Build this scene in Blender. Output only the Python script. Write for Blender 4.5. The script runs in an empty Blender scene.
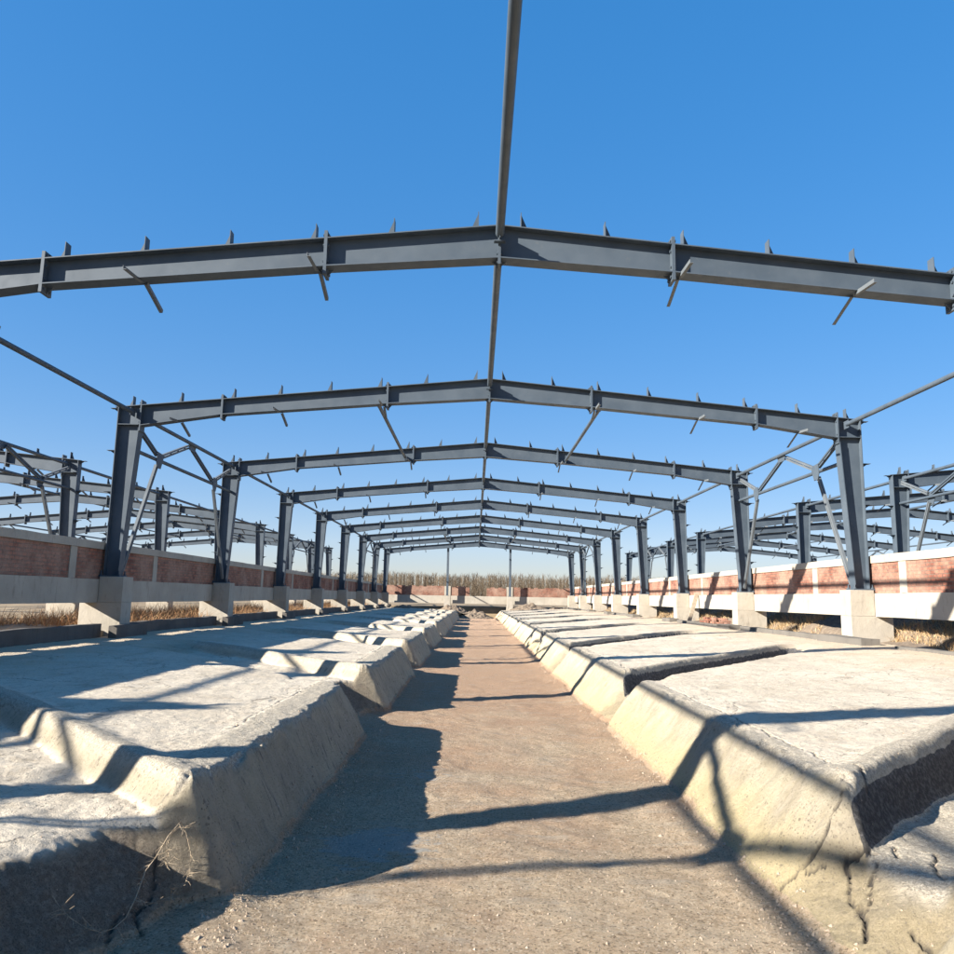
import bpy, math, random
import numpy as np
from mathutils import Vector, Matrix

random.seed(7)
rng = np.random.default_rng(11)
scene = bpy.context.scene
COL = scene.collection

# ------------------------------------------------------------------ camera
F_PX, PITCH, YAW, ROLL = 786.4 / 954.0, 0.1521, -0.0010, 0.0182
CAM = (-0.188, 0.0, 0.0)


def make_camera():
    cy, sy, cp, sp = math.cos(YAW), math.sin(YAW), math.cos(PITCH), math.sin(PITCH)
    cr, sr = math.cos(ROLL), math.sin(ROLL)
    fw = Vector((sy * cp, cy * cp, sp))
    rt = Vector((cy, -sy, 0))
    up = rt.cross(fw)
    r2 = cr * rt + sr * up
    u2 = -sr * rt + cr * up
    cam = bpy.data.cameras.new('camera')
    cam.sensor_fit = 'HORIZONTAL'
    cam.sensor_width = 36
    cam.lens = 36 * F_PX
    cam.clip_start = 0.05
    cam.clip_end = 6000
    o = bpy.data.objects.new('camera', cam)
    m = Matrix.Identity(4)
    for i in range(3):
        m[i][0], m[i][1], m[i][2], m[i][3] = r2[i], u2[i], -fw[i], CAM[i]
    o.matrix_world = m
    COL.objects.link(o)
    scene.camera = o


make_camera()

# ------------------------------------------------------------------ light
SUN_EL = math.radians(24.4)
SUN_DIR = Vector((-2.03, -1.04, 0)).normalized() * math.cos(SUN_EL) + Vector((0, 0, math.sin(SUN_EL)))  # towards the sun
sl = bpy.data.lights.new('sun', 'SUN')
sl.energy = 5.0
sl.angle = math.radians(0.53)
sl.color = (1.0, 0.95, 0.87)
so = bpy.data.objects.new('sun', sl)
so.rotation_euler = SUN_DIR.to_track_quat('Z', 'Y').to_euler()
so.location = (-60, -30, 40)
COL.objects.link(so)
w = bpy.data.worlds.new('World')
scene.world = w
w.use_nodes = True
nt = w.node_tree
sky = nt.nodes.new('ShaderNodeTexSky')
sky.sky_type = 'NISHITA'
sky.sun_disc = False
sky.sun_elevation = SUN_EL
sky.sun_rotation = math.atan2(SUN_DIR.x, SUN_DIR.y)
sky.altitude = 0
sky.air_density = 1.0
sky.dust_density = 0.3
sky.ozone_density = 3.0
bg = nt.nodes['Background']
bg.inputs['Strength'].default_value = 0.136
tn = None
hs = nt.nodes.new('ShaderNodeHueSaturation')
hs.inputs['Saturation'].default_value = 2.45
gm = nt.nodes.new('ShaderNodeGamma')
gm.inputs['Gamma'].default_value = 0.37
nt.links.new(sky.outputs[0], gm.inputs['Color'])
nt.links.new(gm.outputs[0], hs.inputs['Color'])
tn = nt.nodes.new('ShaderNodeMix')
tn.data_type = 'RGBA'
tn.blend_type = 'MULTIPLY'
tn.inputs[0].default_value = 1
tn.inputs[7].default_value = (.97, .965, 1.18, 1)
nt.links.new(hs.outputs[0], tn.inputs[6])
nt.links.new(tn.outputs[2], bg.inputs[0])
scene.view_settings.view_transform = 'Standard'
scene.view_settings.look = 'None'
scene.view_settings.gamma = 1
scene.view_settings.exposure = 1.57
scene.view_settings.use_curve_mapping = False


# ------------------------------------------------------------------ helpers
class MB:
    """collects boxes, prisms and tubes; build() links them as one mesh object"""

    def __init__(s):
        s.v = []
        s.f = []
        s.smooth = []

    def add(s, vs, fs, smooth=False):
        n = len(s.v)
        s.v.extend([tuple(map(float, p)) for p in vs])
        s.f.extend([tuple(i + n for i in f) for f in fs])
        s.smooth.extend([smooth] * len(fs))

    def box(s, x0, x1, y0, y1, z0, z1):
        s.hexa([(x0, y0, z0), (x1, y0, z0), (x1, y1, z0), (x0, y1, z0), (x0, y0, z1), (x1, y0, z1), (x1, y1, z1), (x0, y1, z1)])

    def hexa(s, p):
        s.add(p, [(0, 3, 2, 1), (4, 5, 6, 7), (0, 1, 5, 4), (1, 2, 6, 5), (2, 3, 7, 6), (3, 0, 4, 7)])

    def prism(s, poly, axis, a, b):
        """poly of 2D points in the plane normal to axis ('X' -> (y,z), 'Y' -> (x,z), 'Z' -> (x,y)) pulled from a to b"""
        n = len(poly)

        def P(p, c):
            return {'X': (c, p[0], p[1]), 'Y': (p[0], c, p[1]), 'Z': (p[0], p[1], c)}[axis]
        vs = [P(p, a) for p in poly] + [P(p, b) for p in poly]
        area = sum(poly[i][0] * poly[(i + 1) % n][1] - poly[(i + 1) % n][0] * poly[i][1] for i in range(n))
        flip = (area > 0) == (axis == 'Y')
        fs = [tuple(range(n))[::-1], tuple(range(n, 2 * n))] + [(i, (i + 1) % n, (i + 1) % n + n, i + n) for i in range(n)]
        if (a > b) != flip:
            fs = [f[::-1] for f in fs]
        s.add(vs, fs)

    def bar(s, p0, p1, wd, ht, up=(0, 0, 1)):
        """rectangular bar from p0 to p1"""
        p0, p1, up = Vector(p0), Vector(p1), Vector(up)
        d = (p1 - p0).normalized()
        r = d.cross(up)
        if r.length < 1e-4:
            r = d.cross(Vector((1, 0, 0)))
        r.normalize()
        u = r.cross(d).normalized()
        r = r * wd / 2
        u = u * ht / 2
        s.hexa([p0 - r - u, p0 + r - u, p1 + r - u, p1 - r - u, p0 - r + u, p0 + r + u, p1 + r + u, p1 - r + u])

    def angle(s, p0, p1, leg, th, up=(0, 0, 1), flip=1):
        """an L angle bar"""
        p0, p1, up = Vector(p0), Vector(p1), Vector(up)
        d = (p1 - p0).normalized()
        r = d.cross(up).normalized()
        u = r.cross(d).normalized()
        s.bar(p0 + u * 0, p1 + u * 0, leg, th, u)
        s.bar(p0 + r * flip * (leg - th) / 2 + u * (leg / 2 + th * .5), p1 + r * flip * (leg - th) / 2 + u * (leg / 2 + th * .5), th, leg, u)

    def tube(s, pts, rad, n=12, cap=True):
        pts = [Vector(p) for p in pts]
        rads = rad if isinstance(rad, (list, tuple)) else [rad] * len(pts)
        base = len(s.v)
        vs = []
        d0 = (pts[1] - pts[0]).normalized()
        r = d0.cross(Vector((0, 0, 1)))
        if r.length < 1e-3:
            r = d0.cross(Vector((1, 0, 0)))
        r.normalize()
        for i, p in enumerate(pts):
            d = (pts[min(i + 1, len(pts) - 1)] - pts[max(i - 1, 0)]).normalized()
            r = (r - d * r.dot(d)).normalized()
            u = d.cross(r)
            for k in range(n):
                a = 2 * math.pi * k / n
                vs.append(p + (r * math.cos(a) + u * math.sin(a)) * rads[i])
        fs = []
        for i in range(len(pts) - 1):
            for k in range(n):
                a, b = i * n + k, i * n + (k + 1) % n
                fs.append((a, b, b + n, a + n))
        s.add(vs, fs, True)
        if cap:
            m = len(pts) - 1
            s.add([vs[k] for k in range(n)], [tuple(range(n))[::-1]])
            s.add([vs[m * n + k] for k in range(n)], [tuple(range(n))])

    def build(s, name, mat, parent=None):
        me = bpy.data.meshes.new(name)
        me.from_pydata(s.v, [], s.f)
        me.polygons.foreach_set('use_smooth', s.smooth)
        me.materials.append(mat)
        me.update()
        o = bpy.data.objects.new(name, me)
        COL.objects.link(o)
        if parent is not None:
            o.parent = parent
        return o


def tag(o, label=None, cat=None, group=None, kind=None):
    if label:
        o['label'] = label
    if cat:
        o['category'] = cat
    if group:
        o['group'] = group
    if kind:
        o['kind'] = kind
    return o


def empty(name, loc=(0, 0, 0)):
    o = bpy.data.objects.new(name, None)
    o.empty_display_size = 0.3
    o.location = loc
    COL.objects.link(o)
    return o


def copy_tree(o, parent=None):
    c = o.copy()
    COL.objects.link(c)
    c.parent = parent
    for ch in o.children:
        copy_tree(ch, c)
    return c


# lattice noise for geometry
class Noise:
    def __init__(s, seed):
        s.t = np.random.default_rng(seed).random((256, 256)) * 2 - 1

    def n(s, x, y):
        xi = np.floor(x).astype(int)
        yi = np.floor(y).astype(int)
        fx = x - xi
        fy = y - yi
        fx = fx * fx * (3 - 2 * fx)
        fy = fy * fy * (3 - 2 * fy)
        t = s.t
        a = t[xi % 256, yi % 256]
        b = t[(xi + 1) % 256, yi % 256]
        c = t[xi % 256, (yi + 1) % 256]
        d = t[(xi + 1) % 256, (yi + 1) % 256]
        return (a * (1 - fx) + b * fx) * (1 - fy) + (c * (1 - fx) + d * fx) * fy

    def fbm(s, x, y, o=4, g=.5):
        r = 0
        a = 1.
        for i in range(o):
            r = r + a * s.n(x * 2 ** i + 17.3 * i, y * 2 ** i + 9.1 * i)
            a *= g
        return r


N1, N2, N3 = Noise(1), Noise(2), Noise(3)


def sstep(a, b, x):
    t = np.clip((x - a) / (b - a), 0, 1)
    return t * t * (3 - 2 * t)


# ------------------------------------------------------------------ materials
class NT:
    def __init__(s, name):
        s.m = bpy.data.materials.new(name)
        s.m.use_nodes = True
        s.t = s.m.node_tree
        s.b = s.t.nodes['Principled BSDF']
        s.b.inputs['Specular IOR Level'].default_value = 0.25
        s.geo = s.t.nodes.new('ShaderNodeNewGeometry')

    def node(s, t, **k):
        n = s.t.nodes.new(t)
        for a, v in k.items():
            setattr(n, a, v)
        return n

    def link(s, a, b):
        s.t.links.new(a, b)

    def val(s, sock, v):
        if hasattr(v, 'is_output'):
            s.link(v, sock)
        else:
            sock.default_value = v

    def noise(s, scale, detail=4, rough=.55, vec=None, dist=0):
        n = s.node('ShaderNodeTexNoise')
        n.inputs['Scale'].default_value = scale
        n.inputs['Detail'].default_value = detail
        n.inputs['Roughness'].default_value = rough
        n.inputs['Distortion'].default_value = dist
        s.link(vec or s.geo.outputs['Position'], n.inputs['Vector'])
        return n.outputs['Fac']

    def scaled(s, v):
        n = s.node('ShaderNodeVectorMath', operation='MULTIPLY')
        s.link(s.geo.outputs['Position'], n.inputs[0])
        n.inputs[1].default_value = v
        return n.outputs[0]

    def math(s, op, a, b=0., c=None, clamp=False):
        n = s.node('ShaderNodeMath', operation=op, use_clamp=clamp)
        s.val(n.inputs[0], a)
        s.val(n.inputs[1], b)
        if c is not None:
            s.val(n.inputs[2], c)
        return n.outputs[0]

    def ramp(s, fac, stops):
        n = s.node('ShaderNodeValToRGB')
        e = n.color_ramp.elements
        while len(e) < len(stops):
            e.new(.5)
        for i, (p, c) in enumerate(stops):
            e[i].position = p
            e[i].color = (c, c, c, 1) if isinstance(c, (int, float)) else (*c, 1)
        s.link(fac, n.inputs[0])
        return n.outputs[0]

    def mix(s, fac, a, b, mode='MIX'):
        n = s.node('ShaderNodeMix', data_type='RGBA', blend_type=mode)
        s.val(n.inputs[0], fac)
        s.val(n.inputs[6], a if hasattr(a, 'is_output') else (*a, 1))
        s.val(n.inputs[7], b if hasattr(b, 'is_output') else (*b, 1))
        return n.outputs[2]

    def attr(s, name):
        n = s.node('ShaderNodeAttribute', attribute_name=name)
        return n.outputs['Fac']

    def bump(s, h, dist, strength=1., prev=None):
        n = s.node('ShaderNodeBump')
        n.inputs['Distance'].default_value = dist
        n.inputs['Strength'].default_value = strength
        s.link(h, n.inputs['Height'])
        if prev:
            s.link(prev, n.inputs['Normal'])
        return n.outputs[0]

    def out(s, col, rough=.9, normal=None, metal=0.):
        s.val(s.b.inputs['Base Color'], col if hasattr(col, 'is_output') else (*col, 1))
        s.val(s.b.inputs['Roughness'], rough)
        s.b.inputs['Metallic'].default_value = metal
        if normal:
            s.link(normal, s.b.inputs['Normal'])
        return s.m


def mat_floor():
    n = NT('yard_concrete')
    big = n.noise(.9, 5, .6)
    mid = n.noise(4.5, 6, .65)
    fine = n.noise(38, 5, .7)
    grain = n.noise(150, 3, .7)
    streak = n.noise(3.0, 5, .6, n.scaled((1, .35, 1)))
    # slab tops
    slab = n.mix(n.ramp(big, [(.3, 0.), (.7, 1.)]), (.51, .43, .32), (.63, .545, .42))
    slab = n.mix(n.ramp(mid, [(.52, 0.), (.72, .75)]), slab, (.38, .305, .215))
    slab = n.mix(n.ramp(streak, [(.56, 0.), (.66, .45)]), slab, (.34, .285, .215))
    slab = n.mix(n.ramp(n.noise(26, 8, .8), [(.54, 0.), (.60, .55)]), slab, (.27, .235, .19))
    # plastered berm faces
    vert = n.noise(6.0, 6, .65, n.scaled((1.3, 1.6, 1.0)))
    wall = n.mix(n.ramp(vert, [(.35, 0.), (.65, 1.)]), (.46, .385, .265), (.58, .495, .36))
    wall = n.mix(n.ramp(n.noise(2.0, 4), [(.45, 0.), (.65, .8)]), wall, (.60, .52, .36))
    wall = n.mix(n.ramp(n.noise(9, 6, .7, n.scaled((1, 3, .35))), [(.58, 0.), (.68, .6)]), wall, (.30, .27, .235))
    rimc = n.mix(n.ramp(n.noise(62, 4, .75), [(.42, 0.), (.6, 1.)]), (.31, .265, .20), (.53, .46, .35))
    rimc = n.mix(n.ramp(grain, [(.52, 0.), (.64, .9)]), rimc, (.19, .165, .13))
    # trodden channel floor
    dirt = n.mix(n.ramp(n.noise(2.2, 6, .65, n.scaled((.7, 1.3, 1))), [(.35, 0.), (.65, 1.)]), (.70, .52, .335), (.80, .63, .43))
    dirt = n.mix(n.ramp(n.noise(24, 5, .75), [(.42, 0.), (.62, .85)]), dirt, (.52, .365, .22))
    dirt = n.mix(n.ramp(grain, [(.55, 0.), (.68, .9)]), dirt, (.80, .67, .50))
    dirt = n.mix(n.ramp(n.noise(62, 7, .78), [(.545, 0.), (.60, .92)]), dirt, (.20, .14, .09))
    sep0 = n.node('ShaderNodeSeparateXYZ')
    n.link(n.geo.outputs['Position'], sep0.inputs[0])
    red = n.ramp(n.math('ADD', n.math('MULTIPLY', sep0.outputs[1], .045), n.math('SUBTRACT', n.noise(1.2, 5, .65), .5)), [(.16, 0.), (.50, .85)])
    dirt = n.mix(red, dirt, (.56, .35, .215))
    dirt = n.mix(n.ramp(n.noise(3.4, 6, .7, n.scaled((.6, 2.2, 1))), [(.56, 0.), (.66, .6)]), dirt, (.60, .50, .38))
    wet = n.ramp(n.math('ADD', n.attr('spill'), n.math('MULTIPLY', n.math('SUBTRACT', n.noise(7, 6, .65, n.scaled((1, 2.0, 1))), .5), 1.8)), [(.40, 0.), (.52, 1.)])
    dirt = n.mix(n.math('MULTIPLY', wet, .8), dirt, (.52, .50, .44))
    jag = n.math('MULTIPLY', n.math('SUBTRACT', n.noise(11, 6, .7), .5), 1.1)
    rimm = n.ramp(n.math('ADD', n.attr('rim'), jag), [(.40, 0.), (.54, 1.)])
    sep = n.node('ShaderNodeSeparateXYZ')
    n.link(n.geo.outputs['Position'], sep.inputs[0])
    dust = n.ramp(n.math('ADD', n.math('MULTIPLY', n.math('ABSOLUTE', sep.outputs[0]), .16), n.math('SUBTRACT', n.noise(1.7, 6, .65), .5)), [(.72, 0.), (1.0, .75)])
    slab = n.mix(dust, slab, (.52, .40, .27))
    speck = n.ramp(n.noise(95, 4, .8), [(.60, 0.), (.65, .8)])
    slab = n.mix(speck, slab, (.22, .20, .175))
    def pits(scale, rad, share):
        v = n.node('ShaderNodeTexVoronoi')
        v.inputs['Scale'].default_value = scale
        n.link(n.geo.outputs['Position'], v.inputs['Vector'])
        sc = n.node('ShaderNodeSeparateColor')
        n.link(v.outputs['Color'], sc.inputs[0])
        inside = n.ramp(v.outputs['Distance'], [(rad * .55, 1.), (rad, 0.)])
        return n.math('MULTIPLY', inside, n.math('LESS_THAN', sc.outputs[0], share))
    pit = n.math('MULTIPLY', n.math('MAXIMUM', pits(31, .36, .14), pits(80, .42, .24)), n.ramp(n.noise(2.3, 5, .7), [(.40, 0.), (.60, 1.)]))
    cv = n.node('ShaderNodeTexVoronoi', feature='DISTANCE_TO_EDGE')
    cv.inputs['Scale'].default_value = .75
    wv = n.node('ShaderNodeTexNoise')
    wv.inputs['Scale'].default_value = 3.2
    wv.inputs['Detail'].default_value = 7
    n.link(n.geo.outputs['Position'], wv.inputs['Vector'])
    va = n.node('ShaderNodeVectorMath', operation='MULTIPLY_ADD')
    n.link(wv.outputs['Color'], va.inputs[0])
    va.inputs[1].default_value = (.5, .5, .5)
    n.link(n.geo.outputs['Position'], va.inputs[2])
    n.link(va.outputs[0], cv.inputs['Vector'])
    craze = n.math('MULTIPLY', n.ramp(cv.outputs['Distance'], [(.0, 1.), (.007, 0.)]), n.ramp(n.noise(.9, 3), [(.46, 0.), (.56, .8)]))
    slab = n.mix(n.math('MULTIPLY', pit, .75), slab, (.17, .145, .11))
    slab = n.mix(craze, slab, (.14, .12, .095))
    col = n.mix(rimm, slab, rimc)
    low = n.ramp(n.math('ADD', n.math('MULTIPLY', n.math('ADD', sep.outputs[2], 1.0), -2.4), n.math('SUBTRACT', n.noise(2.6, 5, .6), .25)), [(.35, 0.), (.85, .85)])
    wall = n.mix(n.math('MULTIPLY', low, n.math('GREATER_THAN', sep.outputs[0], 0.)), wall, (.58, .465, .26))
    wall = n.mix(n.ramp(n.noise(70, 4, .75), [(.57, 0.), (.68, .65)]), wall, (.25, .225, .195))
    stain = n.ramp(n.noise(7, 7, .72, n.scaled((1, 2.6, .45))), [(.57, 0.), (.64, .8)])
    wall = n.mix(n.math('MULTIPLY', pit, .65), wall, (.16, .135, .105))
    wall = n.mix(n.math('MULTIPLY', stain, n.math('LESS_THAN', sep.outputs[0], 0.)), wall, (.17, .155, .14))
    col = n.mix(n.attr('wall'), col, wall)
    earth = n.mix(n.ramp(n.noise(34, 6, .75), [(.42, 0.), (.6, 1.)]), (.27, .215, .16), (.43, .35, .265))
    earth = n.mix(n.ramp(grain, [(.53, 0.), (.63, .9)]), earth, (.13, .105, .08))
    col = n.mix(n.attr('earth'), col, earth)
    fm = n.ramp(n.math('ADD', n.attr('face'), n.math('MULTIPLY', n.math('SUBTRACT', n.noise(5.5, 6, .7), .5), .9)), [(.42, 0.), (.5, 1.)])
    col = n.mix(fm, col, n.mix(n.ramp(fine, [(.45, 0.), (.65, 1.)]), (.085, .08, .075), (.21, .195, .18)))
    edge = n.math('ADD', n.attr('dirt'), n.math('MULTIPLY', n.math('SUBTRACT', n.noise(14, 5, .6), .5), .7))
    col = n.mix(n.ramp(edge, [(.42, 0.), (.58, 1.)]), col, dirt)
    col = n.mix(n.math('MULTIPLY', n.math('MULTIPLY', n.attr('dirt'), pits(50, .40, .24)), .7), col, (.21, .145, .09))
    col = n.mix(n.math('MULTIPLY', n.math('MULTIPLY', n.attr('dirt'), pits(58, .40, .30)), .7), col, (.86, .73, .55))
    col = n.mix(n.attr('crack'), col, (.10, .085, .07))
    h = n.math('ADD', n.math('MULTIPLY', fine, .6), n.math('MULTIPLY', grain, .5))
    b = n.bump(n.math('ADD', pit, craze), -.012, .8)
    b = n.bump(h, .014, 1., b)
    b = n.bump(n.noise(14, 7, .75), .014, .8, b)
    g2 = n.math('MULTIPLY', n.math('ADD', n.attr('dirt'), n.attr('earth')), n.noise(90, 4, .75))
    b = n.bump(g2, .05, 1., b)
    g3 = n.math('MULTIPLY', n.attr('wall'), vert)
    b = n.bump(g3, .02, .6, b)
    b = n.bump(n.math('MULTIPLY', n.attr('wall'), n.noise(42, 6, .8)), .035, 1., b)
    return n.out(col, .93, b)


def mat_concrete(name, a, b_, dark):
    n = NT(name)
    c = n.mix(n.ramp(n.noise(1.6, 5, .6), [(.3, 0.), (.7, 1.)]), a, b_)
    c = n.mix(n.ramp(n.noise(6, 6, .7, n.scaled((1.5, 1.5, .35))), [(.56, 0.), (.72, .7)]), c, dark)
    fine = n.noise(55, 4, .7)
    c = n.mix(n.ramp(fine, [(.60, 0.), (.72, .5)]), c, dark)
    b = n.bump(fine, .006, .7)
    b = n.bump(n.noise(7, 5, .6), .02, .5, b)
    return n.out(c, .9, b)


def mat_brick(name, c1, c2, mortar, pale):
    n = NT(name)
    sx = n.node('ShaderNodeSeparateXYZ')
    n.link(n.geo.outputs['Position'], sx.inputs[0])
    cx = n.node('ShaderNodeCombineXYZ')
    n.link(n.math('ADD', sx.outputs[0], sx.outputs[1]), cx.inputs[0])
    n.link(sx.outputs[2], cx.inputs[1])
    br = n.node('ShaderNodeTexBrick')
    n.link(cx.outputs[0], br.inputs['Vector'])
    br.inputs['Scale'].default_value = 1
    br.inputs['Brick Width'].default_value = .122
    br.inputs['Row Height'].default_value = .060
    br.inputs['Mortar Size'].default_value = .009
    br.inputs['Mortar Smooth'].default_value = .3
    br.inputs['Bias'].default_value = -.1
    br.inputs['Color1'].default_value = (*c1, 1)
    br.inputs['Color2'].default_value = (*c2, 1)
    br.inputs['Mortar'].default_value = (*mortar, 1)
    c = n.mix(n.ramp(n.noise(1.3, 5, .65), [(.38, 0.), (.66, .72)]), br.outputs['Color'], pale)
    c = n.mix(n.ramp(n.noise(17, 5, .7), [(.56, 0.), (.68, .6)]), c, (.10, .06, .05))
    c = n.mix(n.ramp(n.noise(30, 4, .7), [(.60, 0.), (.70, .6)]), c, (.46, .38, .30))
    b = n.bump(br.outputs['Fac'], -.012, .9)
    b = n.bump(n.noise(60, 4, .7), .006, .7, b)
    return n.out(c, .92, b)


def mat_steel(name, a, b_):
    n = NT(name)
    n.b.inputs['Specular IOR Level'].default_value = .3
    c = n.mix(n.ramp(n.noise(2.2, 4, .6), [(.35, 0.), (.65, 1.)]), a, b_)
    c = n.mix(n.ramp(n.noise(11, 6, .7), [(.62, 0.), (.74, .35)]), c, (.13, .13, .125))
    c = n.mix(n.ramp(n.noise(5, 5, .7), [(.70, 0.), (.78, .4)]), c, (.10, .060, .040))
    r = n.ramp(n.noise(9, 4), [(.3, .48), (.7, .66)])
    return n.out(c, r)


def mat_simple(name, a, b_, scale=6, rough=.9, bump=.01):
    n = NT(name)
    f = n.noise(scale, 5, .65)
    c = n.mix(n.ramp(f, [(.35, 0.), (.65, 1.)]), a, b_)
    return n.out(c, rough, n.bump(f, bump, .7))


M_floor = mat_floor()
M_conc = mat_concrete('cast_concrete', (.34, .30, .24), (.43, .385, .315), (.20, .175, .14))
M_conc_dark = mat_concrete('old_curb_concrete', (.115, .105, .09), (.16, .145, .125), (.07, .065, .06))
M_curb_dark = mat_concrete('dark_curb_concrete', (.09, .08, .07), (.14, .125, .11), (.05, .045, .04))  # darker curb concrete, used along the left wall
M_brick = mat_brick('red_brick', (.33, .125, .078), (.13, .048, .034), (.15, .10, .075), (.42, .275, .20))
M_steel = mat_steel('grey_primer_steel', (.054, .071, .089), (.074, .093, .112))
M_steel_lit = mat_steel('sunlit_brace_steel', (.095, .108, .117), (.125, .138, .146))  # the primer steel again, paled so the braces read as sunlit
M_bolt = mat_simple('zinc_bolt', (.35, .35, .34), (.45, .45, .44), 30, .45, .002)
M_soil = mat_simple('loose_soil', (.14, .105, .075), (.23, .18, .13), 9, .95, .05)
M_field = mat_simple('dry_field', (.20, .145, .085), (.30, .225, .14), 1.5, .95, .05)
M_wood = mat_simple('weathered_board', (.30, .24, .17), (.42, .35, .26), 14, .85, .006)
M_stone = mat_simple('grit_stone', (.24, .18, .125), (.42, .33, .24), 25, .9, .004)


def mat_blades(name, cols):
    n = NT(name)
    oi = n.attr('tint')
    c = n.ramp(oi, [(i / (len(cols) - 1), cc) for i, cc in enumerate(cols)])
    return n.out(c, .85)


M_straw = mat_blades('dry_straw', [(.30, .20, .10), (.46, .34, .19), (.38, .22, .10), (.55, .44, .27)])
M_rust = mat_blades('dry_rust_grass', [(.22, .12, .06), (.36, .21, .10), (.28, .13, .06), (.44, .32, .17)])
M_twig = mat_blades('bare_twigs', [(.092, .066, .042), (.11, .080, .050), (.135, .10, .063)])
M_bram = mat_simple('dry_stem', (.26, .195, .125), (.40, .32, .22), 40, .8, .002)

# ------------------------------------------------------------------ yard floor: channel, raised pens, drain outlets
ZF = -1.40
PAR = {1: dict(rim=3.93, wid=1.05, slope=.05, u0=1.25, k=1.30, uv=1.23, kv=.66, seed=3.7),
       -1: dict(rim=3.94, wid=1.82, slope=.021, u0=1.24, k=2.0, uv=1.44, kv=.95, seed=41.2)}
CRACKS = []


def valley(t, wid, steep=.24):
    tt = np.mod(t, 6.0)
    v = tt - (6.0 - wid)
    m = sstep(0, .34, v) * (1 - sstep(wid - steep, wid - .02, v))
    return m, tt


def height(x, y, side):
    """z and masks of the concrete yard on one side of the channel"""
    p = PAR[side]
    u = np.abs(x)
    sd = p['seed']
    bay = np.floor((y - p['rim']) / 6.0)
    wob = .09 * N1.fbm(u * .8 + sd, y * .8, 2) + .008 * N2.fbm(u * 4 + sd, y * 4, 2)
    t = y - 1.06 * (u - 1.6) + wob - p['rim']
    m, tt = valley(t, p['wid'], .25 if side > 0 else .24)
    fade = 1 - sstep(4.3, 5.6, u)
    m = m * fade
    zs = -.88 + p['slope'] * (u - 1.65) + .010 * N2.fbm(u * .6 + sd, y * .6, 4) + .004 * N3.fbm(u * 6, y * 6, 3)
    zv = (-1.035 if side < 0 else -1.13) + .04 * (u - 1.65) + .02 * N3.fbm(u * 2.2, y * 2.2 + sd, 4)
    rimb = np.maximum((1 - sstep(.02, .34, tt)), sstep(5.78, 5.99, tt)) * fade
    surf = zs + np.minimum(zv - zs, 0) * m + .035 * rimb * (1 - m)
    edge = (1 - sstep(1.68, 1.86, u)) * (1 - m)
    surf = surf + .012 * edge
    mw, _ = valley(y - p['rim'] + .08 * N1.fbm(y * 1.1 + sd, u * .6, 3), p['wid'])
    uj = .035 * N2.fbm(y * .9 + sd, u * 0 + 3.3, 3) + .018 * N3.fbm(y * 5 + sd, u * 2.5, 3)
    vf = (np.mod(y - p['rim'], 6.0) - 6.0 + p['wid']) / p['wid']
    uvv = p['uv'] + (.20 * np.exp(-((vf - .40) / .30) ** 2) if side < 0 else .20 * np.exp(-((vf - .12) / .22) ** 2))
    u0 = p['u0'] * (1 - mw) + uvv * mw + uj
    k = p['k'] * (1 - mw) + p['kv'] * mw
    ramp = ZF + (u - u0) * k
    kk = .045
    h = np.clip(.5 + .5 * (ramp - surf) / kk, 0, 1)
    z = ramp * (1 - h) + surf * h - kk * h * (1 - h)
    fl = ZF + .014 * N1.fbm(x * 1.3, y * 1.3, 4) + .006 * N2.fbm(x * 8, y * 8, 4)
    z = np.maximum(z, fl + .02 * sstep(.9, 1.3, u))
    onramp = sstep(-.01, .07, surf - ramp)
    onfloor = 1 - sstep(ZF + .02, ZF + .085, z)
    wall = np.clip(onramp + (sstep(.0, .5, m) * (1 - sstep(.75, 1.0, m))) * .9, 0, 1)
    rim = np.clip(np.maximum(rimb * .9, edge * .75) * (1 - m), 0, 1)
    rim = np.maximum(rim, (.62 if side > 0 else .30) * m * (1 - onramp))
    earth = mw * onramp * (1 - onfloor)
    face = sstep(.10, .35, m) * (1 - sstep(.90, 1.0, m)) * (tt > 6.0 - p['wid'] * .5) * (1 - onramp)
    # plaster relief on the faces
    z = z + onramp * (1 - onfloor) * (.030 * N1.fbm(y * 2.6 + sd, u * 2.0, 4) + .010 * np.abs(N3.fbm(y * 16 + u * 5, u * 4, 4)) - .022 * sstep(.35, .75, N2.fbm(y * 3.1 + u * 1.5 + sd, u * 2.0, 4)) * (1. if side < 0 else .25)) + earth * .012 * N2.fbm(u * 13, y * 13, 4)
    band = np.exp(-((ramp - surf) / .07) ** 2) * (1 - onfloor)
    z = z - band * (1 - mw) * .030 * sstep(.15, .6, N2.fbm(u * 7, y * 7 + sd, 4)) + (1 - onfloor) * .0035 * N3.fbm(u * 26, y * 26, 3)
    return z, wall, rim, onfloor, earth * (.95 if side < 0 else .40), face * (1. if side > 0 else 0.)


def lines(spec):
    r = [spec[0][0]]
    for a, b, d in spec:
        n = max(1, round((b - a) / d))
        r.extend(list(a + (b - a) * (np.arange(n) + 1) / n))
    return np.array(r)


YL = lines([(-5.5, 1.5, .12), (1.5, 2.6, .05), (2.6, 3.0, .018), (3.0, 4.5, .0105), (4.5, 6.2, .018), (6.2, 10, .028), (10, 18, .04), (18, 30, .09), (30, 56.6, .16)])
XW = lines([(1.12, 1.26, .018), (1.26, 2.06, .0105), (2.06, 3.2, .018), (3.2, 4.8, .028), (4.8, 6.56, .08)])
XF = lines([(-1.12, 1.12, .028)])


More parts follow.
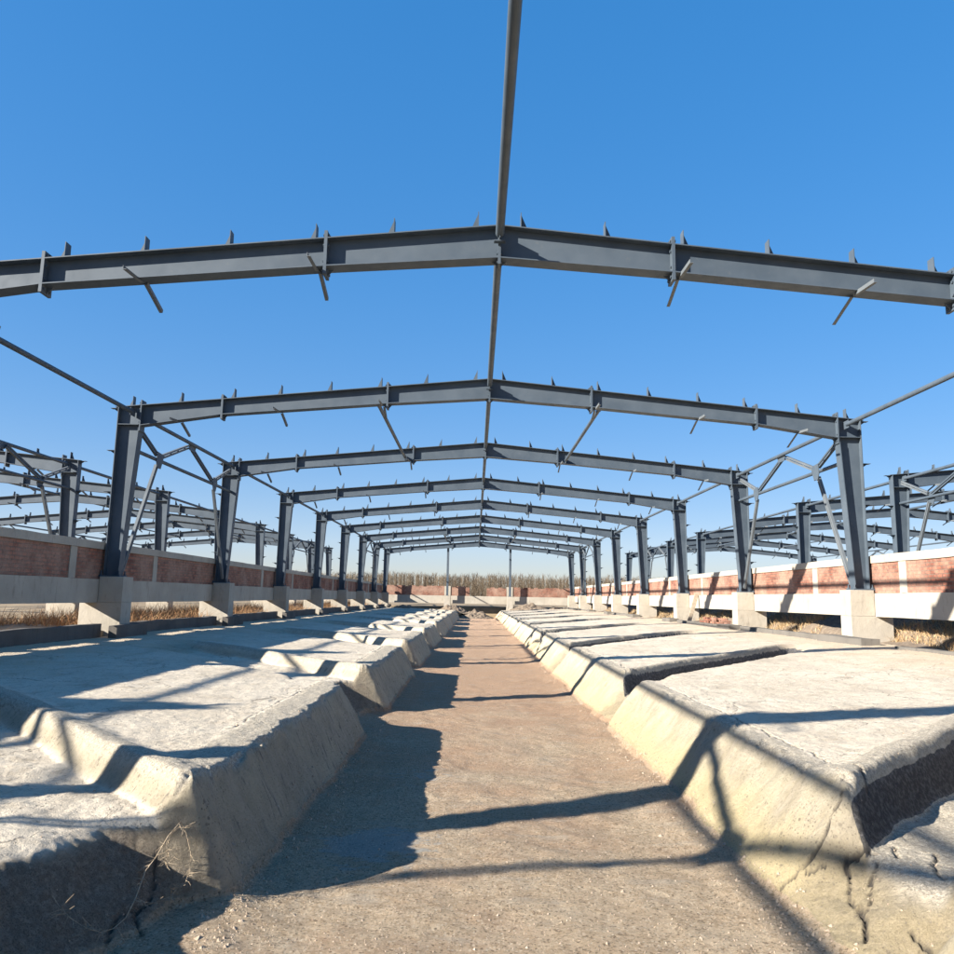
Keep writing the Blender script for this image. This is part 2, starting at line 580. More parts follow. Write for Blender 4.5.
def seg_dist(px, py, poly):
    d = np.full(px.shape, 1e9)
    for (ax, ay), (bx, by) in zip(poly[:-1], poly[1:]):
        dx, dy = bx - ax, by - ay
        t = np.clip(((px - ax) * dx + (py - ay) * dy) / (dx * dx + dy * dy + 1e-12), 0, 1)
        d = np.minimum(d, np.hypot(px - ax - t * dx, py - ay - t * dy))
    return d


def grid_mesh(name, xs, ys, side):
    X, Y = np.meshgrid(xs, ys)
    if side == 0:
        zl = height(np.minimum(X, -1e-3), Y, -1)
        zr = height(np.maximum(X, 1e-3), Y, 1)
        wgt = (X > 0)
        z, wall, rim, dirt, earth, face = [np.where(wgt, b, a) for a, b in zip(zl, zr)]
    else:
        z, wall, rim, dirt, earth, face = height(X, Y, side)
    crack = np.zeros_like(X)
    for poly, wd, dep in CRACKS:
        pa = np.array(poly)
        if pa[:, 0].max() < xs.min() - .1 or pa[:, 0].min() > xs.max() + .1:
            continue
        d = seg_dist(X + .012 * N1.fbm(X * 22, Y * 22, 2), Y + .012 * N2.fbm(X * 22, Y * 22, 2), poly)
        c = 1 - sstep(wd * .45, wd * 1.3, d)
        crack = np.maximum(crack, c)
        z = z - c * dep
    spill = np.maximum(0, 1 - np.hypot((X + .74) / .55, (Y - 4.75) / .60)) * .95 + np.maximum(0, 1 - np.hypot((X + .55) / .5, (Y - 6.5) / .6)) * .5
    ny, nx = X.shape
    co = np.stack([X, Y, z], -1).reshape(-1, 3)
    i = (np.arange(ny - 1)[:, None] * nx + np.arange(nx - 1)[None, :]).ravel()
    q = np.stack([i, i + 1, i + nx + 1, i + nx], -1)
    me = bpy.data.meshes.new(name)
    me.vertices.add(len(co))
    me.vertices.foreach_set('co', co.ravel())
    me.loops.add(q.size)
    me.loops.foreach_set('vertex_index', q.ravel())
    me.polygons.add(len(q))
    me.polygons.foreach_set('loop_start', np.arange(len(q)) * 4)
    me.polygons.foreach_set('use_smooth', np.ones(len(q), bool))
    me.update(calc_edges=True)
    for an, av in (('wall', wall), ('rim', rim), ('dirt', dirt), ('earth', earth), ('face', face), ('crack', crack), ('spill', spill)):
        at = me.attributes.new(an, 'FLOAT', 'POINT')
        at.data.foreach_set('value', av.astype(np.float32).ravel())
    me.materials.append(M_floor)
    o = bpy.data.objects.new(name, me)
    COL.objects.link(o)
    return o


# cracks in plaster and the joint between slab and berm: (points, half width, depth)
for pts, wd, dp in (
        ([(1.609, 4.016), (1.554, 3.956), (1.508, 3.949), (1.468, 3.942), (1.43, 3.926), (1.37, 3.927), (1.324, 3.936), (1.285, 3.966)], 0.01, 0.035),
        ([(1.67, 3.792), (1.6, 3.821), (1.536, 3.828), (1.534, 3.797), (1.487, 3.72), (1.462, 3.643), (1.448, 3.566)], 0.009, 0.03),
        ([(1.631, 3.735), (1.593, 3.69), (1.529, 3.613), (1.466, 3.505)], 0.008, 0.025),
        ([(1.452, 3.53), (1.422, 3.418), (1.38, 3.345)], 0.014, 0.04),
        ([(1.805, 3.899), (1.72, 3.743)], 0.01, 0.03),
        ([(1.926, 3.795), (1.797, 3.578), (1.758, 3.444)], 0.009, 0.03),
        ([(1.518, 3.275), (1.543, 3.21), (1.549, 3.168)], 0.01, 0.03),
        ([(1.447, 3.871), (1.38, 3.895)], 0.006, 0.02),
        ([(-1.60, 3.74), (-1.56, 3.60), (-1.57, 3.50), (-1.52, 3.42)], .007, .03),
        ([(-1.56, 3.56), (-1.62, 3.44), (-1.60, 3.30)], .006, .025)):
    CRACKS.append((pts, wd * .85, dp * .7))
crr = random.Random(12)
for k in range(-1, 9):      # joint between the poured slab and its plastered berm, then along the rim
    for sd, ya, yb in ((1, 4.10, 8.65), (-1, 4.2, 7.9)):
        if sd < 0 and k == 0:
            ya = 5.4
        y = ya + 6 * k
        pl = []
        while y < yb + 6 * k:
            pl.append((sd * (1.80 + (.0 if sd > 0 else -.02) + crr.uniform(-.022, .022)), y))
            y += crr.uniform(.08, .26)
        CRACKS.append((pl, .007 if sd > 0 else .004, .016))

o = grid_mesh('channel_floor', XF, YL, 0)
tag(o, 'tan gritty floor of the channel between the two raised concrete yards', 'floor', kind='structure')
o = grid_mesh('concrete_yard', -XW[::-1], YL, -1)
tag(o, 'raised concrete pen slabs with shaded berm on the left of the channel', 'concrete floor', kind='structure')
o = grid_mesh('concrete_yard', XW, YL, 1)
tag(o, 'raised concrete pen slabs with sunlit cream berm on the right of the channel', 'concrete floor', kind='structure')


# the surrounding land: one sheet, sunk below the yard
def ground_z(x, y):
    inside = (1 - sstep(6.56, 6.6, np.abs(x))) * (1 - sstep(57.2, 57.6, y)) * sstep(-7.5, -7, y)
    base = -.68 + .04 * N1.fbm(x * .5, y * .5, 3)
    gap = np.exp(-((np.abs(x) - 8.3) / .9) ** 2) * (.10 + .09 * N2.fbm(x * .6 + 5, y * .45, 3))
    bank = np.exp(-((y - 60) / 1.6) ** 2) * .12
    z = base + gap * (y < 58) + bank
    return z * (1 - inside) - 1.9 * inside


gx = np.concatenate([[-3000, -1200, -500, -200, -90], np.arange(-48, -12, 4.), np.arange(-12, -6.7, .2), [-6.6, -6.56], np.arange(-6.4, 6.41, 1.6), [6.56, 6.6], np.arange(6.8, 12, .2), np.arange(12, 49, 4.), [90, 200, 500, 1200, 3000]])
gy = np.concatenate([[-600, -200, -60, -20], np.arange(-9, 56, .4), np.arange(56, 64, .2), np.arange(64, 200, 6.), [300, 600, 1200, 4000]])
X, Y = np.meshgrid(gx, gy)
Z = ground_z(X, Y)
ny, nx = X.shape
i = (np.arange(ny - 1)[:, None] * nx + np.arange(nx - 1)[None, :]).ravel()
me = bpy.data.meshes.new('ground')
me.from_pydata(np.stack([X, Y, Z], -1).reshape(-1, 3).tolist(), [], np.stack([i, i + 1, i + nx + 1, i + nx], -1).tolist())
me.polygons.foreach_set('use_smooth', np.ones(len(me.polygons), bool))
me.materials.append(M_field)
o = bpy.data.objects.new('ground', me)
COL.objects.link(o)
tag(o, 'dry bare land around and beyond the sheds', 'ground', kind='structure')

# ------------------------------------------------------------------ steel portal frame
FY = [2.033 + 6 * i for i in range(-1, 10)]   # frames; index 1 stands just behind the camera's view, index 10 is the far end


def ztop(x):
    return 3.965 - .096 * abs(x)


def dep(x):
    return float(np.interp(abs(x), [0, 1.86, 4.86, 6.33], [.375, .325, .295, .385]))


def bolt(mb, p, axis, r=.016, h=.014):
    x, y, z = p
    pts = [(r * math.cos(a * math.pi / 3), r * math.sin(a * math.pi / 3)) for a in range(6)]
    if axis == 'X':
        mb.prism([(y + a, z + b) for a, b in pts], 'X', x, x + h)
    elif axis == 'Z':
        mb.prism([(x + a, y + b) for a, b in pts], 'Z', z, z + h)
    else:
        mb.prism([(x + a, z + b) for a, b in pts], 'Y', y, y + h)


def make_frame():
    root = empty('portal_frame')
    HB = .10
    for sx in (-1, 1):
        # column: outer flange, tapering web, inner flange, knee stiffener
        c = MB()
        zb, zt = .275, ztop(6.74) - .013
        c.box(sx * 6.726, sx * 6.74, -.1, .1, zb, zt) if sx > 0 else c.box(-6.74, -6.726, -.1, .1, zb, zt)
        c.prism([(sx * 6.726, zb), (sx * 6.726, zt), (sx * 6.35, ztop(6.35) - .013), (sx * 6.35, 2.98), (sx * 6.497, zb)], 'Y', -.005, .005)
        c.hexa([(sx * 6.485, -.1, zb), (sx * 6.497, -.1, zb), (sx * 6.497, .1, zb), (sx * 6.485, .1, zb),
                (sx * 6.336, -.1, 2.90), (sx * 6.35, -.1, 2.90), (sx * 6.35, .1, 2.90), (sx * 6.336, .1, 2.90)])
        c.prism([(sx * 6.35, ztop(6.35) - .012), (sx * 6.35, ztop(6.35)), (sx * 6.79, ztop(6.79)), (sx * 6.79, ztop(6.79) - .012)], 'Y', -.1, .1)
        for yy in (-1, 1):
            y0, y1 = sorted((yy * .006, yy * .096))
            x0, x1 = sorted((sx * 6.352, sx * 6.724))
            c.box(x0, x1, y0, y1, 2.985, 2.997)
        col = c.build('column', M_steel, root)
        b = MB()
        x0, x1 = sorted((sx * 6.43, sx * 6.80))
        b.box(x0, x1, -.15, .15, .25, .274)
        for ax in (6.46, 6.77):
            for yy in (-.12, .12):
                b.tube([(sx * ax, yy, .23), (sx * ax, yy, .35)], .012, 6)
                bolt(b, (sx * ax, yy, .2745), 'Z', .024, .022)
        b.build('base_plate', M_steel, col)
        for zz in (3.30, 2.52, 1.77, 1.02):
            g = MB()
            x0, x1 = sorted((sx * 6.742, sx * 6.90))
            g.box(x0, x1, -.05, .05, zz - .008, zz)
            g.prism([(sx * 6.742, zz - .009), (sx * 6.86, zz - .009), (sx * 6.742, zz - .09)], 'Y', -.004, .004)
            g.build('girt_cleat', M_steel, col)
        # three bolted rafter pieces
        for xa, xb in ((.016, 1.842), (1.878, 4.842), (4.878, 6.314)):
            r = MB()
            ta, tb, da, db = ztop(xa), ztop(xb), dep(xa), dep(xb)
            r.prism([(sx * xa, ta), (sx * xb, tb), (sx * xb, tb - .012), (sx * xa, ta - .012)], 'Y', -HB, HB)
            r.prism([(sx * xa, ta - da), (sx * xb, tb - db), (sx * xb, tb - db + .012), (sx * xa, ta - da + .012)], 'Y', -HB, HB)
            r.prism([(sx * xa, ta - .0125), (sx * xb, tb - .0125), (sx * xb, tb - db + .0125), (sx * xa, ta - da + .0125)], 'Y', -.004, .004)
            r.build('rafter', M_steel, root)
        # splice and knee end plates with fins and bolts
        for xs, up, dn in ((1.86, .075, .085), (4.86, .075, .085), (6.332, .09, .10)):
            e = MB()
            zt, zbm = ztop(xs), ztop(xs) - dep(xs)
            if xs < 6:
                x0, x1 = sorted((sx * (xs - .017), sx * (xs + .017)))
            else:
                x0, x1 = sorted((sx * (xs - .017), sx * (xs + .003)))
            e.box(x0, x1, -.1, .1, zbm - dn, zt + up)
            for q in (-1, 1):
                if xs > 6 and q * sx == sx:
                    continue
                xe = sx * xs + q * .018
                zz = zt - q * sx * .096 * .02
                zl = zbm
                e.prism([(xe, zt + up - .005), (xe, zz + .004), (xe + q * .07, zz - q * sx * .006 + .003)], 'Y', -.004, .004)
                e.prism([(xe, zbm - dn + .005), (xe, zl - .004), (xe + q * .07, zl - .004)], 'Y', -.004, .004)
                for zz in (zbm - dn * .5, zbm + .07, zt - .08, zt + up * .5):
                    for yy in (-.06, .06):
                        bolt(e, (xe + (0 if q > 0 else -.014), yy, zz), 'X')
            e.build('splice_plate', M_steel, root)
        # purlin cleats on top
        for xc in (.23, 1.14, 1.98, 2.90, 3.81, 4.66, 5.62, 6.50):
            p = MB()
            zt = ztop(xc)
            xo = sx * xc
            p.prism([(-.06, zt + .002), (.06, zt + .002), (.055, zt + .185), (-.055, zt + .185)], 'X', xo - .004, xo + .004)
            p.prism([(xo + sx * .005, zt - .003), (xo + sx * .085, zt - .003 - .008), (xo + sx * .005, zt + .18)], 'Y', -.004, .004)
            p.build('purlin_cleat', M_steel, root)
        # loose fly braces bolted to the bottom flange
        for k, xc in enumerate((1.93, 3.80, 5.62)):
            zb_ = ztop(xc) - dep(xc)
            f = MB()
            f.angle((sx * xc, .03, zb_ - .028), (sx * (xc + .01), .50, zb_ - .15 - .02 * k), .036, .005)
            f.build('fly_brace', M_steel_lit, root)
            f = MB()
            f.angle((sx * (xc + .02), -.03, zb_ - .028), (sx * (xc + .03), -.42, zb_ - .03 - .015 * k), .036, .005)
            f.build('fly_brace', M_steel_lit, root)
    # ridge plate
    e = MB()
    e.box(-.015, .015, -.1, .1, ztop(0) - .375 - .07, ztop(0) + .045)
    for q in (-1, 1):
        zb_ = ztop(0) - .375
        e.prism([(q * .0155, zb_ - .065), (q * .0155, zb_ - .006), (q * .08, zb_ - .012)], 'Y', -.004, .004)
        for zz in (zb_ - .035, zb_ + .06, zb_ + .30):
            for yy in (-.06, .06):
                bolt(e, (q * .0152 + (0 if q > 0 else -.014), yy, zz), 'X')
    # lug shelf that carries the ridge tube
    e.box(-.06, .06, -.17, -.101, 3.745, 3.757)
    e.box(-.06, .06, .101, .17, 3.745, 3.757)
    e.build('splice_plate', M_steel, root)
    return root


ORD = ['', '', 'first', 'second', 'third', 'fourth', 'fifth', 'sixth', 'seventh', 'eighth', 'ninth']
SHED = {0: (0, 'over the channel', 'middle shed'), -1: (-17.2, 'of the shed beyond the shaded brick wall', 'shed beyond shaded wall'),
        1: (17.2, 'of the shed beyond the sunlit brick wall', 'shed beyond sunlit wall')}
PRE = {0: {0: 'steel portal frame over the channel, second behind the viewer', 1: 'steel portal frame over the channel just behind the viewer'},
       -1: {0: 'steel portal frame of the shaded-side shed, second behind the viewer', 1: 'steel portal frame of the shaded-side shed just behind the viewer'}}
proto = None
for s in (0, -1, 1):
    for i, y in enumerate(FY):
        if s == 1 and i < 3:
            continue
        f = proto if proto is None else None
        if proto is None:
            proto = make_frame()
            f = proto
        else:
            f = copy_tree(proto)
        f.location = (SHED[s][0], y, 0)
        if i < 2:
            lab = PRE[s][i]
        elif s == 0:
            lab = f'grey steel portal frame spanning the channel, {ORD[i]} of nine counted going away'
            if i == 10:
                lab = 'grey steel portal frame at the end wall, standing over two thin gable posts'
        else:
            lab = f'steel portal frame of the {SHED[s][2]}, in line with {ORD[i]} channel frame'
        tag(f, lab, 'portal frame', {0: 'portal frames over the channel', -1: 'portal frames beyond the shaded wall', 1: 'portal frames beyond the sunlit wall'}[s])


# ------------------------------------------------------------------ longitudinal tubes
def make_tie(x, z, r):
    root = empty('tie_tube')
    m = MB()
    m.tube([(x, .16, z), (x, 5.84, z)], r, 14)
    m.build('tube', M_steel, root)
    for a, b in ((.02, .22), (5.78, 5.98)):
        l = MB()
        l.box(x - .005, x + .005, a, b, z - .07, z + .07)
        l.build('end_lug', M_steel, root)
    return root


TIES = {'ridge': (0, 3.83, .046), 'left_eave': (-6.46, 3.21, .040), 'right_eave': (6.46, 3.21, .040), 'left_mid': (-2.06, 3.52, .036), 'right_mid': (2.06, 3.52, .036)}
WHERE = {'ridge': 'ridge tube', 'left_eave': 'eave tube above the shaded wall', 'right_eave': 'eave tube above the sunlit wall',
         'left_mid': 'mid-slope tube on the shaded-wall side of the ridge', 'right_mid': 'mid-slope tube on the sunlit-wall side of the ridge'}
BR = (0, 3, 8)     # braced bays
tp = {}
for s in (0, -1, 1):
    for i in range(10):
        if s == 1 and i < 3:
            continue
        for k, (x, z, r) in TIES.items():
            if 'mid' in k and i not in BR:
                continue
            if k not in tp:
                tp[k] = make_tie(x, z, r)
                t = tp[k]
            else:
                t = copy_tree(tp[k])
            t.location = (SHED[s][0], FY[i], 0)
            if i == 0:
                bayt = 'two bays behind the viewer'
            elif i == 1:
                bayt = 'overhead running to the first frame'
            else:
                bayt = f'between {ORD[i]} and {ORD[i + 1]} frames'
            if s == 0:
                lab = f'steel {WHERE[k]} {bayt}'
            else:
                kk = k
                nm = {'ridge': 'ridge tube', 'left_mid': 'low mid tube', 'right_mid': 'high mid tube', 'left_eave': 'outer eave tube', 'right_eave': 'inner eave tube'}
                if s == 1:
                    nm = {**nm, 'left_eave': 'inner eave tube', 'right_eave': 'outer eave tube', 'left_mid': 'inner mid tube', 'right_mid': 'outer mid tube'}
                else:
                    nm = {**nm, 'left_mid': 'outer mid tube', 'right_mid': 'inner mid tube'}
                lab = f'{nm[k]} {bayt} of shed beyond {"sunlit" if s == 1 else "shaded"} wall'
            tag(t, lab, 'steel tube', f'tubes of the {SHED[s][2]}')


# ------------------------------------------------------------------ knee-braced bays
def make_brace(sx):
    root = empty('wall_brace')
    x = sx * 6.54
    y1, y2, ym, zt, zg = 1.33, 4.67, 3.0, 3.17, 2.58
    m = MB()
    m.tube([(x, .02, zg), (x, 5.98, zg)], .036, 12)
    m.build('tube', M_steel, root)

    def double(name, a, b, mat):
        d = MB()
        va, vb = Vector(a), Vector(b)
        dr = (vb - va).normalized()
        sd = dr.cross(Vector((1, 0, 0))).normalized() * .028
        for q in (-1, 1):
            d.bar(va + sd * q, vb + sd * q, .034, .05, (1, 0, 0))
        nn = 4
        for j in range(nn):
            c = va.lerp(vb, (j + .5) / nn)
            d.bar(c - dr * .04, c + dr * .04, .03, .012, (1, 0, 0))
        d.build(name, mat, root)
    double('leg', (x, y1 - .03, zg - .12), (x, .16, .36), M_steel_lit)  # paler steel stands for sunlit bars, the rest keep the base tone
    double('leg', (x, y2 + .03, zg - .12), (x, 5.84, .36), M_steel_lit)
    double('diagonal', (x, y1 - .06, zg + .10), (x, .14, 3.10), M_steel)
    double('diagonal', (x, y2 + .06, zg + .10), (x, 5.86, 3.10), M_steel_lit)
    double('diagonal', (x, y1 + .09, zg + .06), (x, ym - .12, zt - .03), M_steel_lit)
    double('diagonal', (x, y2 - .09, zg + .06), (x, ym + .12, zt - .03), M_steel)
    for yy in (y1, y2):
        g = MB()
        g.prism([(yy - .15, zg - .05), (yy - .08, zg - .17), (yy + .08, zg - .17), (yy + .18, zg + .03), (yy + .14, zg + .13), (yy - .12, zg + .15)], 'X', x - sx * .045, x - sx * .033)
        g.build('gusset_plate', M_steel, root)
    g = MB()
    g.prism([(ym - .22, zt), (ym - .16, zt - .10), (ym + .16, zt - .10), (ym + .22, zt), (ym + .15, zt + .05), (ym - .15, zt + .05)], 'X', x - sx * .06, x - sx * .048)
    g.build('gusset_plate', M_steel, root)
    return root


bp = {}
for s in (0, -1, 1):
    for i in BR:
        if s == 1 and i < 3:
            continue
        for sx in (-1, 1):
            if sx not in bp:
                bp[sx] = make_brace(sx)
                b = bp[sx]
            else:
                b = copy_tree(bp[sx])
            b.location = (SHED[s][0], FY[i], 0)
            bayt = {0: 'behind the viewer', 3: 'between second and third frames', 8: 'between seventh and eighth frames'}[i]
            if s == 0:
                lab = f'knee brace truss on the {"shaded" if sx < 0 else "sunlit"} brick wall side {bayt}'
            else:
                lab = f'{"inner" if sx == -s else "outer"} knee brace truss {bayt}, shed beyond {"sunlit" if s == 1 else "shaded"} wall'
            tag(b, lab, 'brace', 'knee brace trusses')

# gable posts at the far end
def make_post(x):
    root = empty('gable_post', (x, FY[10] + .22, 0))
    zt = ztop(x) - .02
    m = MB()
    m.box(-.075, .075, -.10, -.09, .12, zt)
    m.box(-.075, .075, .09, .10, .12, zt)
    m.box(-.004, .004, -.089, .089, .12, zt)
    m.build('post_shaft', M_steel, root)
    b = MB()
    b.box(-.14, .14, -.15, .15, .095, .118)
    b.build('base_plate', M_steel, root)
    for zz in (1.2, 2.4):
        g = MB()
        g.box(-.05, .05, .102, .22, zz, zz + .01)
        g.build('girt_cleat', M_steel, root)
    return root


for x, t in ((-2.2, 'shaded'), (2.24, 'sunlit')):
    p = make_post(x)
    tag(p, f'thin steel gable post on the end wall pedestal nearer the {t} side wall', 'post', 'gable posts')


# ------------------------------------------------------------------ pedestals
def make_pedestal(sx):
    m = MB()
    x0, x1 = sorted((sx * 6.33, sx * 6.752))
    m.box(x0, x1, -.2, .2, -.2, .249)
    x0, x1 = sorted((sx * 6.33, sx * 7.06))
    m.box(x0, x1, -.2, .2, -.95, -.2005)
    o = m.build('concrete_pedestal', M_conc)
    bev = o.modifiers.new('edge', 'BEVEL')
    bev.width = .008
    bev.segments = 2
    return o


pp = {}
for s in (0, -1, 1):
    for i, y in enumerate(FY):
        if s == 1 and i < 3:
            continue
        for sx in (-1, 1):
            if s != 0 and sx != -s:
                continue
            if sx not in pp:
                pp[sx] = make_pedestal(sx)
                o = pp[sx]
            else:
                o = pp[sx].copy()
                COL.objects.link(o)
            o.location = (SHED[s][0], y, 0)
            fr = f'{ORD[i]} frame' if i > 1 else ('frame just behind the viewer' if i == 1 else 'second frame behind the viewer')
            if s == 0:
                lab = f'concrete pedestal under the {"shaded" if sx < 0 else "sunlit"} side column of the {fr}'
            else:
                lab = f'concrete pedestal in line with {fr}, shed beyond {"sunlit" if s == 1 else "shaded"} wall'
            tag(o, lab, 'pedestal', 'concrete column pedestals')
for x, t in ((-2.2, 'shaded'), (2.24, 'sunlit')):
    m = MB()
    m.box(-.21, .21, -.2, .2, -1.0, .093)
    o = m.build('concrete_pedestal', M_conc)
    o.location = (x, FY[10] + .22, 0)
    tag(o, f'concrete pedestal under the thin gable post nearer the {t} side wall', 'pedestal', 'gable post pedestals')

# ------------------------------------------------------------------ brick side walls
POSTS = [-5.2, -1.1, 3.0, 7.6, 12.95, 16.3, 20.45, 24.5, 28.6, 32.6, 36.7, 40.8, 44.8, 48.9, 53.0]


def rough_box(mb, a, b, lo, hi, seed, amp=.006, step=.5):
    """long box along Y with slightly uneven top edge"""
    x0, x1 = min(a, b), max(a, b)
    y0, y1, z0, z1 = lo[0], hi[0], lo[1], hi[1]
    n = max(1, int((y1 - y0) / step))
    ys = [y0 + (y1 - y0) * k / n for k in range(n + 1)]
    rr = random.Random(seed)
    vs = []
    for yy in ys:
        d = rr.uniform(-amp, amp)
        e = rr.uniform(-amp, amp)
        vs += [(x0 + e, yy, z0 + rr.uniform(-amp, amp)), (x1 + e, yy, z0), (x1 + e, yy, z1 + d), (x0 + e, yy, z1 + d)]
    fs = [(0, 1, 2, 3), tuple(4 * n + k for k in (3, 2, 1, 0))]
    for k in range(n):
        for j in range(4):
            a_, b_ = 4 * k + j, 4 * k + (j + 1) % 4
            fs.append((a_, a_ + 4, b_ + 4, b_))
    mb.add(vs, fs)


def side_wall(sx, cx, label, y_lo, y_hi):
    root = empty('brick_wall', (0, 0, 0))
    X0, X1 = cx + sx * 6.80, cx + sx * 6.97
    m = MB()
    rough_box(m, cx + sx * 6.775, cx + sx * 7.0, (y_lo, .722), (y_hi, .852), 5 + int(cx), .005, .45)
    m.build('coping', M_conc, root)
    ps = [y_lo] + [p for p in POSTS if y_lo + .5 < p < y_hi - .5] + [y_hi]
    for a, b in zip(ps[:-1], ps[1:]):
        m = MB()
        m.box(min(X0, X1), max(X0, X1), a + .11, b - .11, .202, .720)
        m.build('brick_panel', M_brick, root)
    for p in ps[1:-1]:
        m = MB()
        rough_box(m, cx + sx * 6.79, cx + sx * 6.98, (p - .109, .202), (p + .109, .7205), int(p * 10), .006, .06)
        m.build('concrete_post', M_conc, root)
    fy = [y for y in FY if y_lo - 1 < y < y_hi + 1]
    ed = [y_lo] + fy + [y_hi] if fy[0] > y_lo + .5 else fy + [y_hi]
    for a, b in zip(ed[:-1], ed[1:]):
        if b - a < .6:
            continue
        m = MB()
        rough_box(m, cx + sx * 6.756, cx + sx * 6.99, (a + .203 if a in fy else a, -.205), (b - .203 if b in fy else b, .2), int(a * 7), .003, .7)
        m.build('ground_beam', M_conc, root)
    # the beam's seat on each pedestal
    for y in fy:
        m = MB()
        rough_box(m, cx + sx * 6.756, cx + sx * 6.99, (y - .20, -.199), (y + .20, .2), int(y), .001, 1)
        m.build('ground_beam', M_conc, root)
    tag(root, label, 'wall')


side_wall(-1, 0, 'long brick wall in shade with concrete coping beside the left columns', FY[0] - .4, 56.25)
side_wall(1, 0, 'long sunlit brick wall with pale coping and beam beside the right columns', FY[0] - .4, 56.25)
side_wall(1, -17.2, 'brick wall of the next shed seen under the shaded wall beam', FY[0] - .4, 56.25)
side_wall(-1, 17.2, 'brick wall of the next shed seen under the sunlit wall beam', FY[2], 56.25)

# end wall with a gap in the middle
root = empty('brick_wall', (0, 56.9, 0))
YE0, YE1 = -.12, .12
for xa, xb, zt in ((-6.79, -2.43, .78), (-1.97, -.64, .76), (.60, 2.0, .74), (2.47, 6.79, .76)):
    m = MB()
    n = int((xb - xa) / .25)
    for k in range(n):
        a = xa + (xb - xa) * k / n
        b = xa + (xb - xa) * (k + 1) / n
        drop = random.choice([0, 0, 0, 0, .065]) if 0 < k < n - 1 else (.065 if xa > -3 and xb < 3 else 0)
        m.box(a, b, YE0, YE1, .10, zt - drop)
    m.build('brick_panel', M_brick, root)
for xa, xb in ((-6.75, -2.42), (-1.98, 2.02), (2.46, 6.75)):
    m = MB()
    m.box(xa, xb, -.15, .15, -.44, .098)
    m.build('ground_beam', M_conc, root)
for x in (-2.2, 2.24):
    m = MB()
    m.box(x - .219, x + .219, -.16, .16, -1.0, .78)
    m.build('concrete_post', M_conc, root)
tag(root, 'low brick end wall with a gap in its middle, across the far end of the channel', 'wall')


# ------------------------------------------------------------------ curbs along the side walls
def curb(sx, y0, y1, x0, x1, z0, z1, label, mat):
    m = MB()
    rough_box(m, sx * x0, sx * x1, (y0, z0), (y1, z1), int(y0 * 13 + sx), .010, .35)
    o = m.build('concrete_curb', mat)
    tag(o, label, 'curb', 'concrete curbs along the walls')
    return o


CW = {2: 'the bay ahead of the first frame', }
for i in range(1, 10):
    a, b = FY[i], FY[i + 1]
    nm = f'between {ORD[i]} and {ORD[i + 1]} frames' if i > 1 else 'up to the first frame'
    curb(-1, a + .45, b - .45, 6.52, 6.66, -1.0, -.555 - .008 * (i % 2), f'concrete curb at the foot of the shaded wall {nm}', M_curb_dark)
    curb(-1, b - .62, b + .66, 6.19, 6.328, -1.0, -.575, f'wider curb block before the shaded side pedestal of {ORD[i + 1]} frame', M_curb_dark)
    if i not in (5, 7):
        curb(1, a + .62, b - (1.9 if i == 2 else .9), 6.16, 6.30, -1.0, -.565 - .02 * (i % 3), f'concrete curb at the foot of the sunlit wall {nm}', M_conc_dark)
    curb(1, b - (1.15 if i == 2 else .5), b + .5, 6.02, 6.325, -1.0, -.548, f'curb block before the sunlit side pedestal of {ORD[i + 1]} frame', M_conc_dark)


# ------------------------------------------------------------------ dry grass in the strips between the sheds
def blades(name, pts, hts, wid, mat, lean, label, cat):
    n = len(pts)
    ang = rng.random(n) * 2 * np.pi
    ln = (rng.random(n) ** .7) * lean
    la = rng.random(n) * 2 * np.pi
    wv = np.stack([np.cos(ang), np.sin(ang), np.zeros(n)], -1) * wid[:, None]
    top = np.stack([np.cos(la) * ln * hts, np.sin(la) * ln * hts, hts * (1 - .25 * ln)], -1)
    mid = top * np.array([.38, .38, .58])
    V = np.stack([pts - wv, pts + wv, pts + mid + wv * .7, pts + mid - wv * .7, pts + top], 1).reshape(-1, 3)
    b = np.arange(n) * 5
    F4 = np.stack([b, b + 1, b + 2, b + 3], -1)
    F3 = np.stack([b + 3, b + 2, b + 4], -1)
    me = bpy.data.meshes.new(name)
    me.from_pydata(V.tolist(), [], F4.tolist() + F3.tolist())
    at = me.attributes.new('tint', 'FLOAT', 'POINT')
    at.data.foreach_set('value', np.repeat(rng.random(n), 5).astype(np.float32))
    me.materials.append(mat)
    o = bpy.data.objects.new(name, me)
    COL.objects.link(o)
    tag(o, label, cat, kind='stuff')
    return o


# soil mound, rear bank added to darken the gap under the sunlit wall's beam
by_ = np.arange(5.0, 57.0, .16)
bx_ = np.array([6.42, 6.7, 7.0, 7.07, 7.15, 7.25, 7.36, 7.48, 7.6, 7.72, 7.86, 8.0, 8.2, 8.5, 9.0, 9.6, 10.1])
bz_ = np.array([-.72, -.69, -.65, -.62, -.52, -.46, -.42, -.38, -.30, -.20, -.08, .02, .06, .04, -.1, -.35, -.7])
BX, BY = np.meshgrid(bx_, by_)
BZ = np.interp(BX, bx_, bz_) + .07 * N2.fbm(BX * 1.2, BY * .8, 4) + .03 * N3.fbm(BX * 5, BY * 5, 3)
ny, nx = BX.shape
i = (np.arange(ny - 1)[:, None] * nx + np.arange(nx - 1)[None, :]).ravel()
me = bpy.data.meshes.new('added_soil_bank')
me.from_pydata(np.stack([BX, BY, BZ], -1).reshape(-1, 3).tolist(), [], np.stack([i, i + 1, i + nx + 1, i + nx], -1).tolist())
me.polygons.foreach_set('use_smooth', np.ones(len(me.polygons), bool))
me.materials.append(M_soil)
o = bpy.data.objects.new('added_bank', me)
COL.objects.link(o)
tag(o, 'soil mound with an added bank darkening the gap under the sunlit wall beam', 'soil', kind='structure')


def strip_z(sx, x, y):
    if sx < 0:
        return ground_z(x, y)
    return np.interp(x, bx_, bz_) + .07 * N2.fbm(x * 1.2, y * .8, 4)


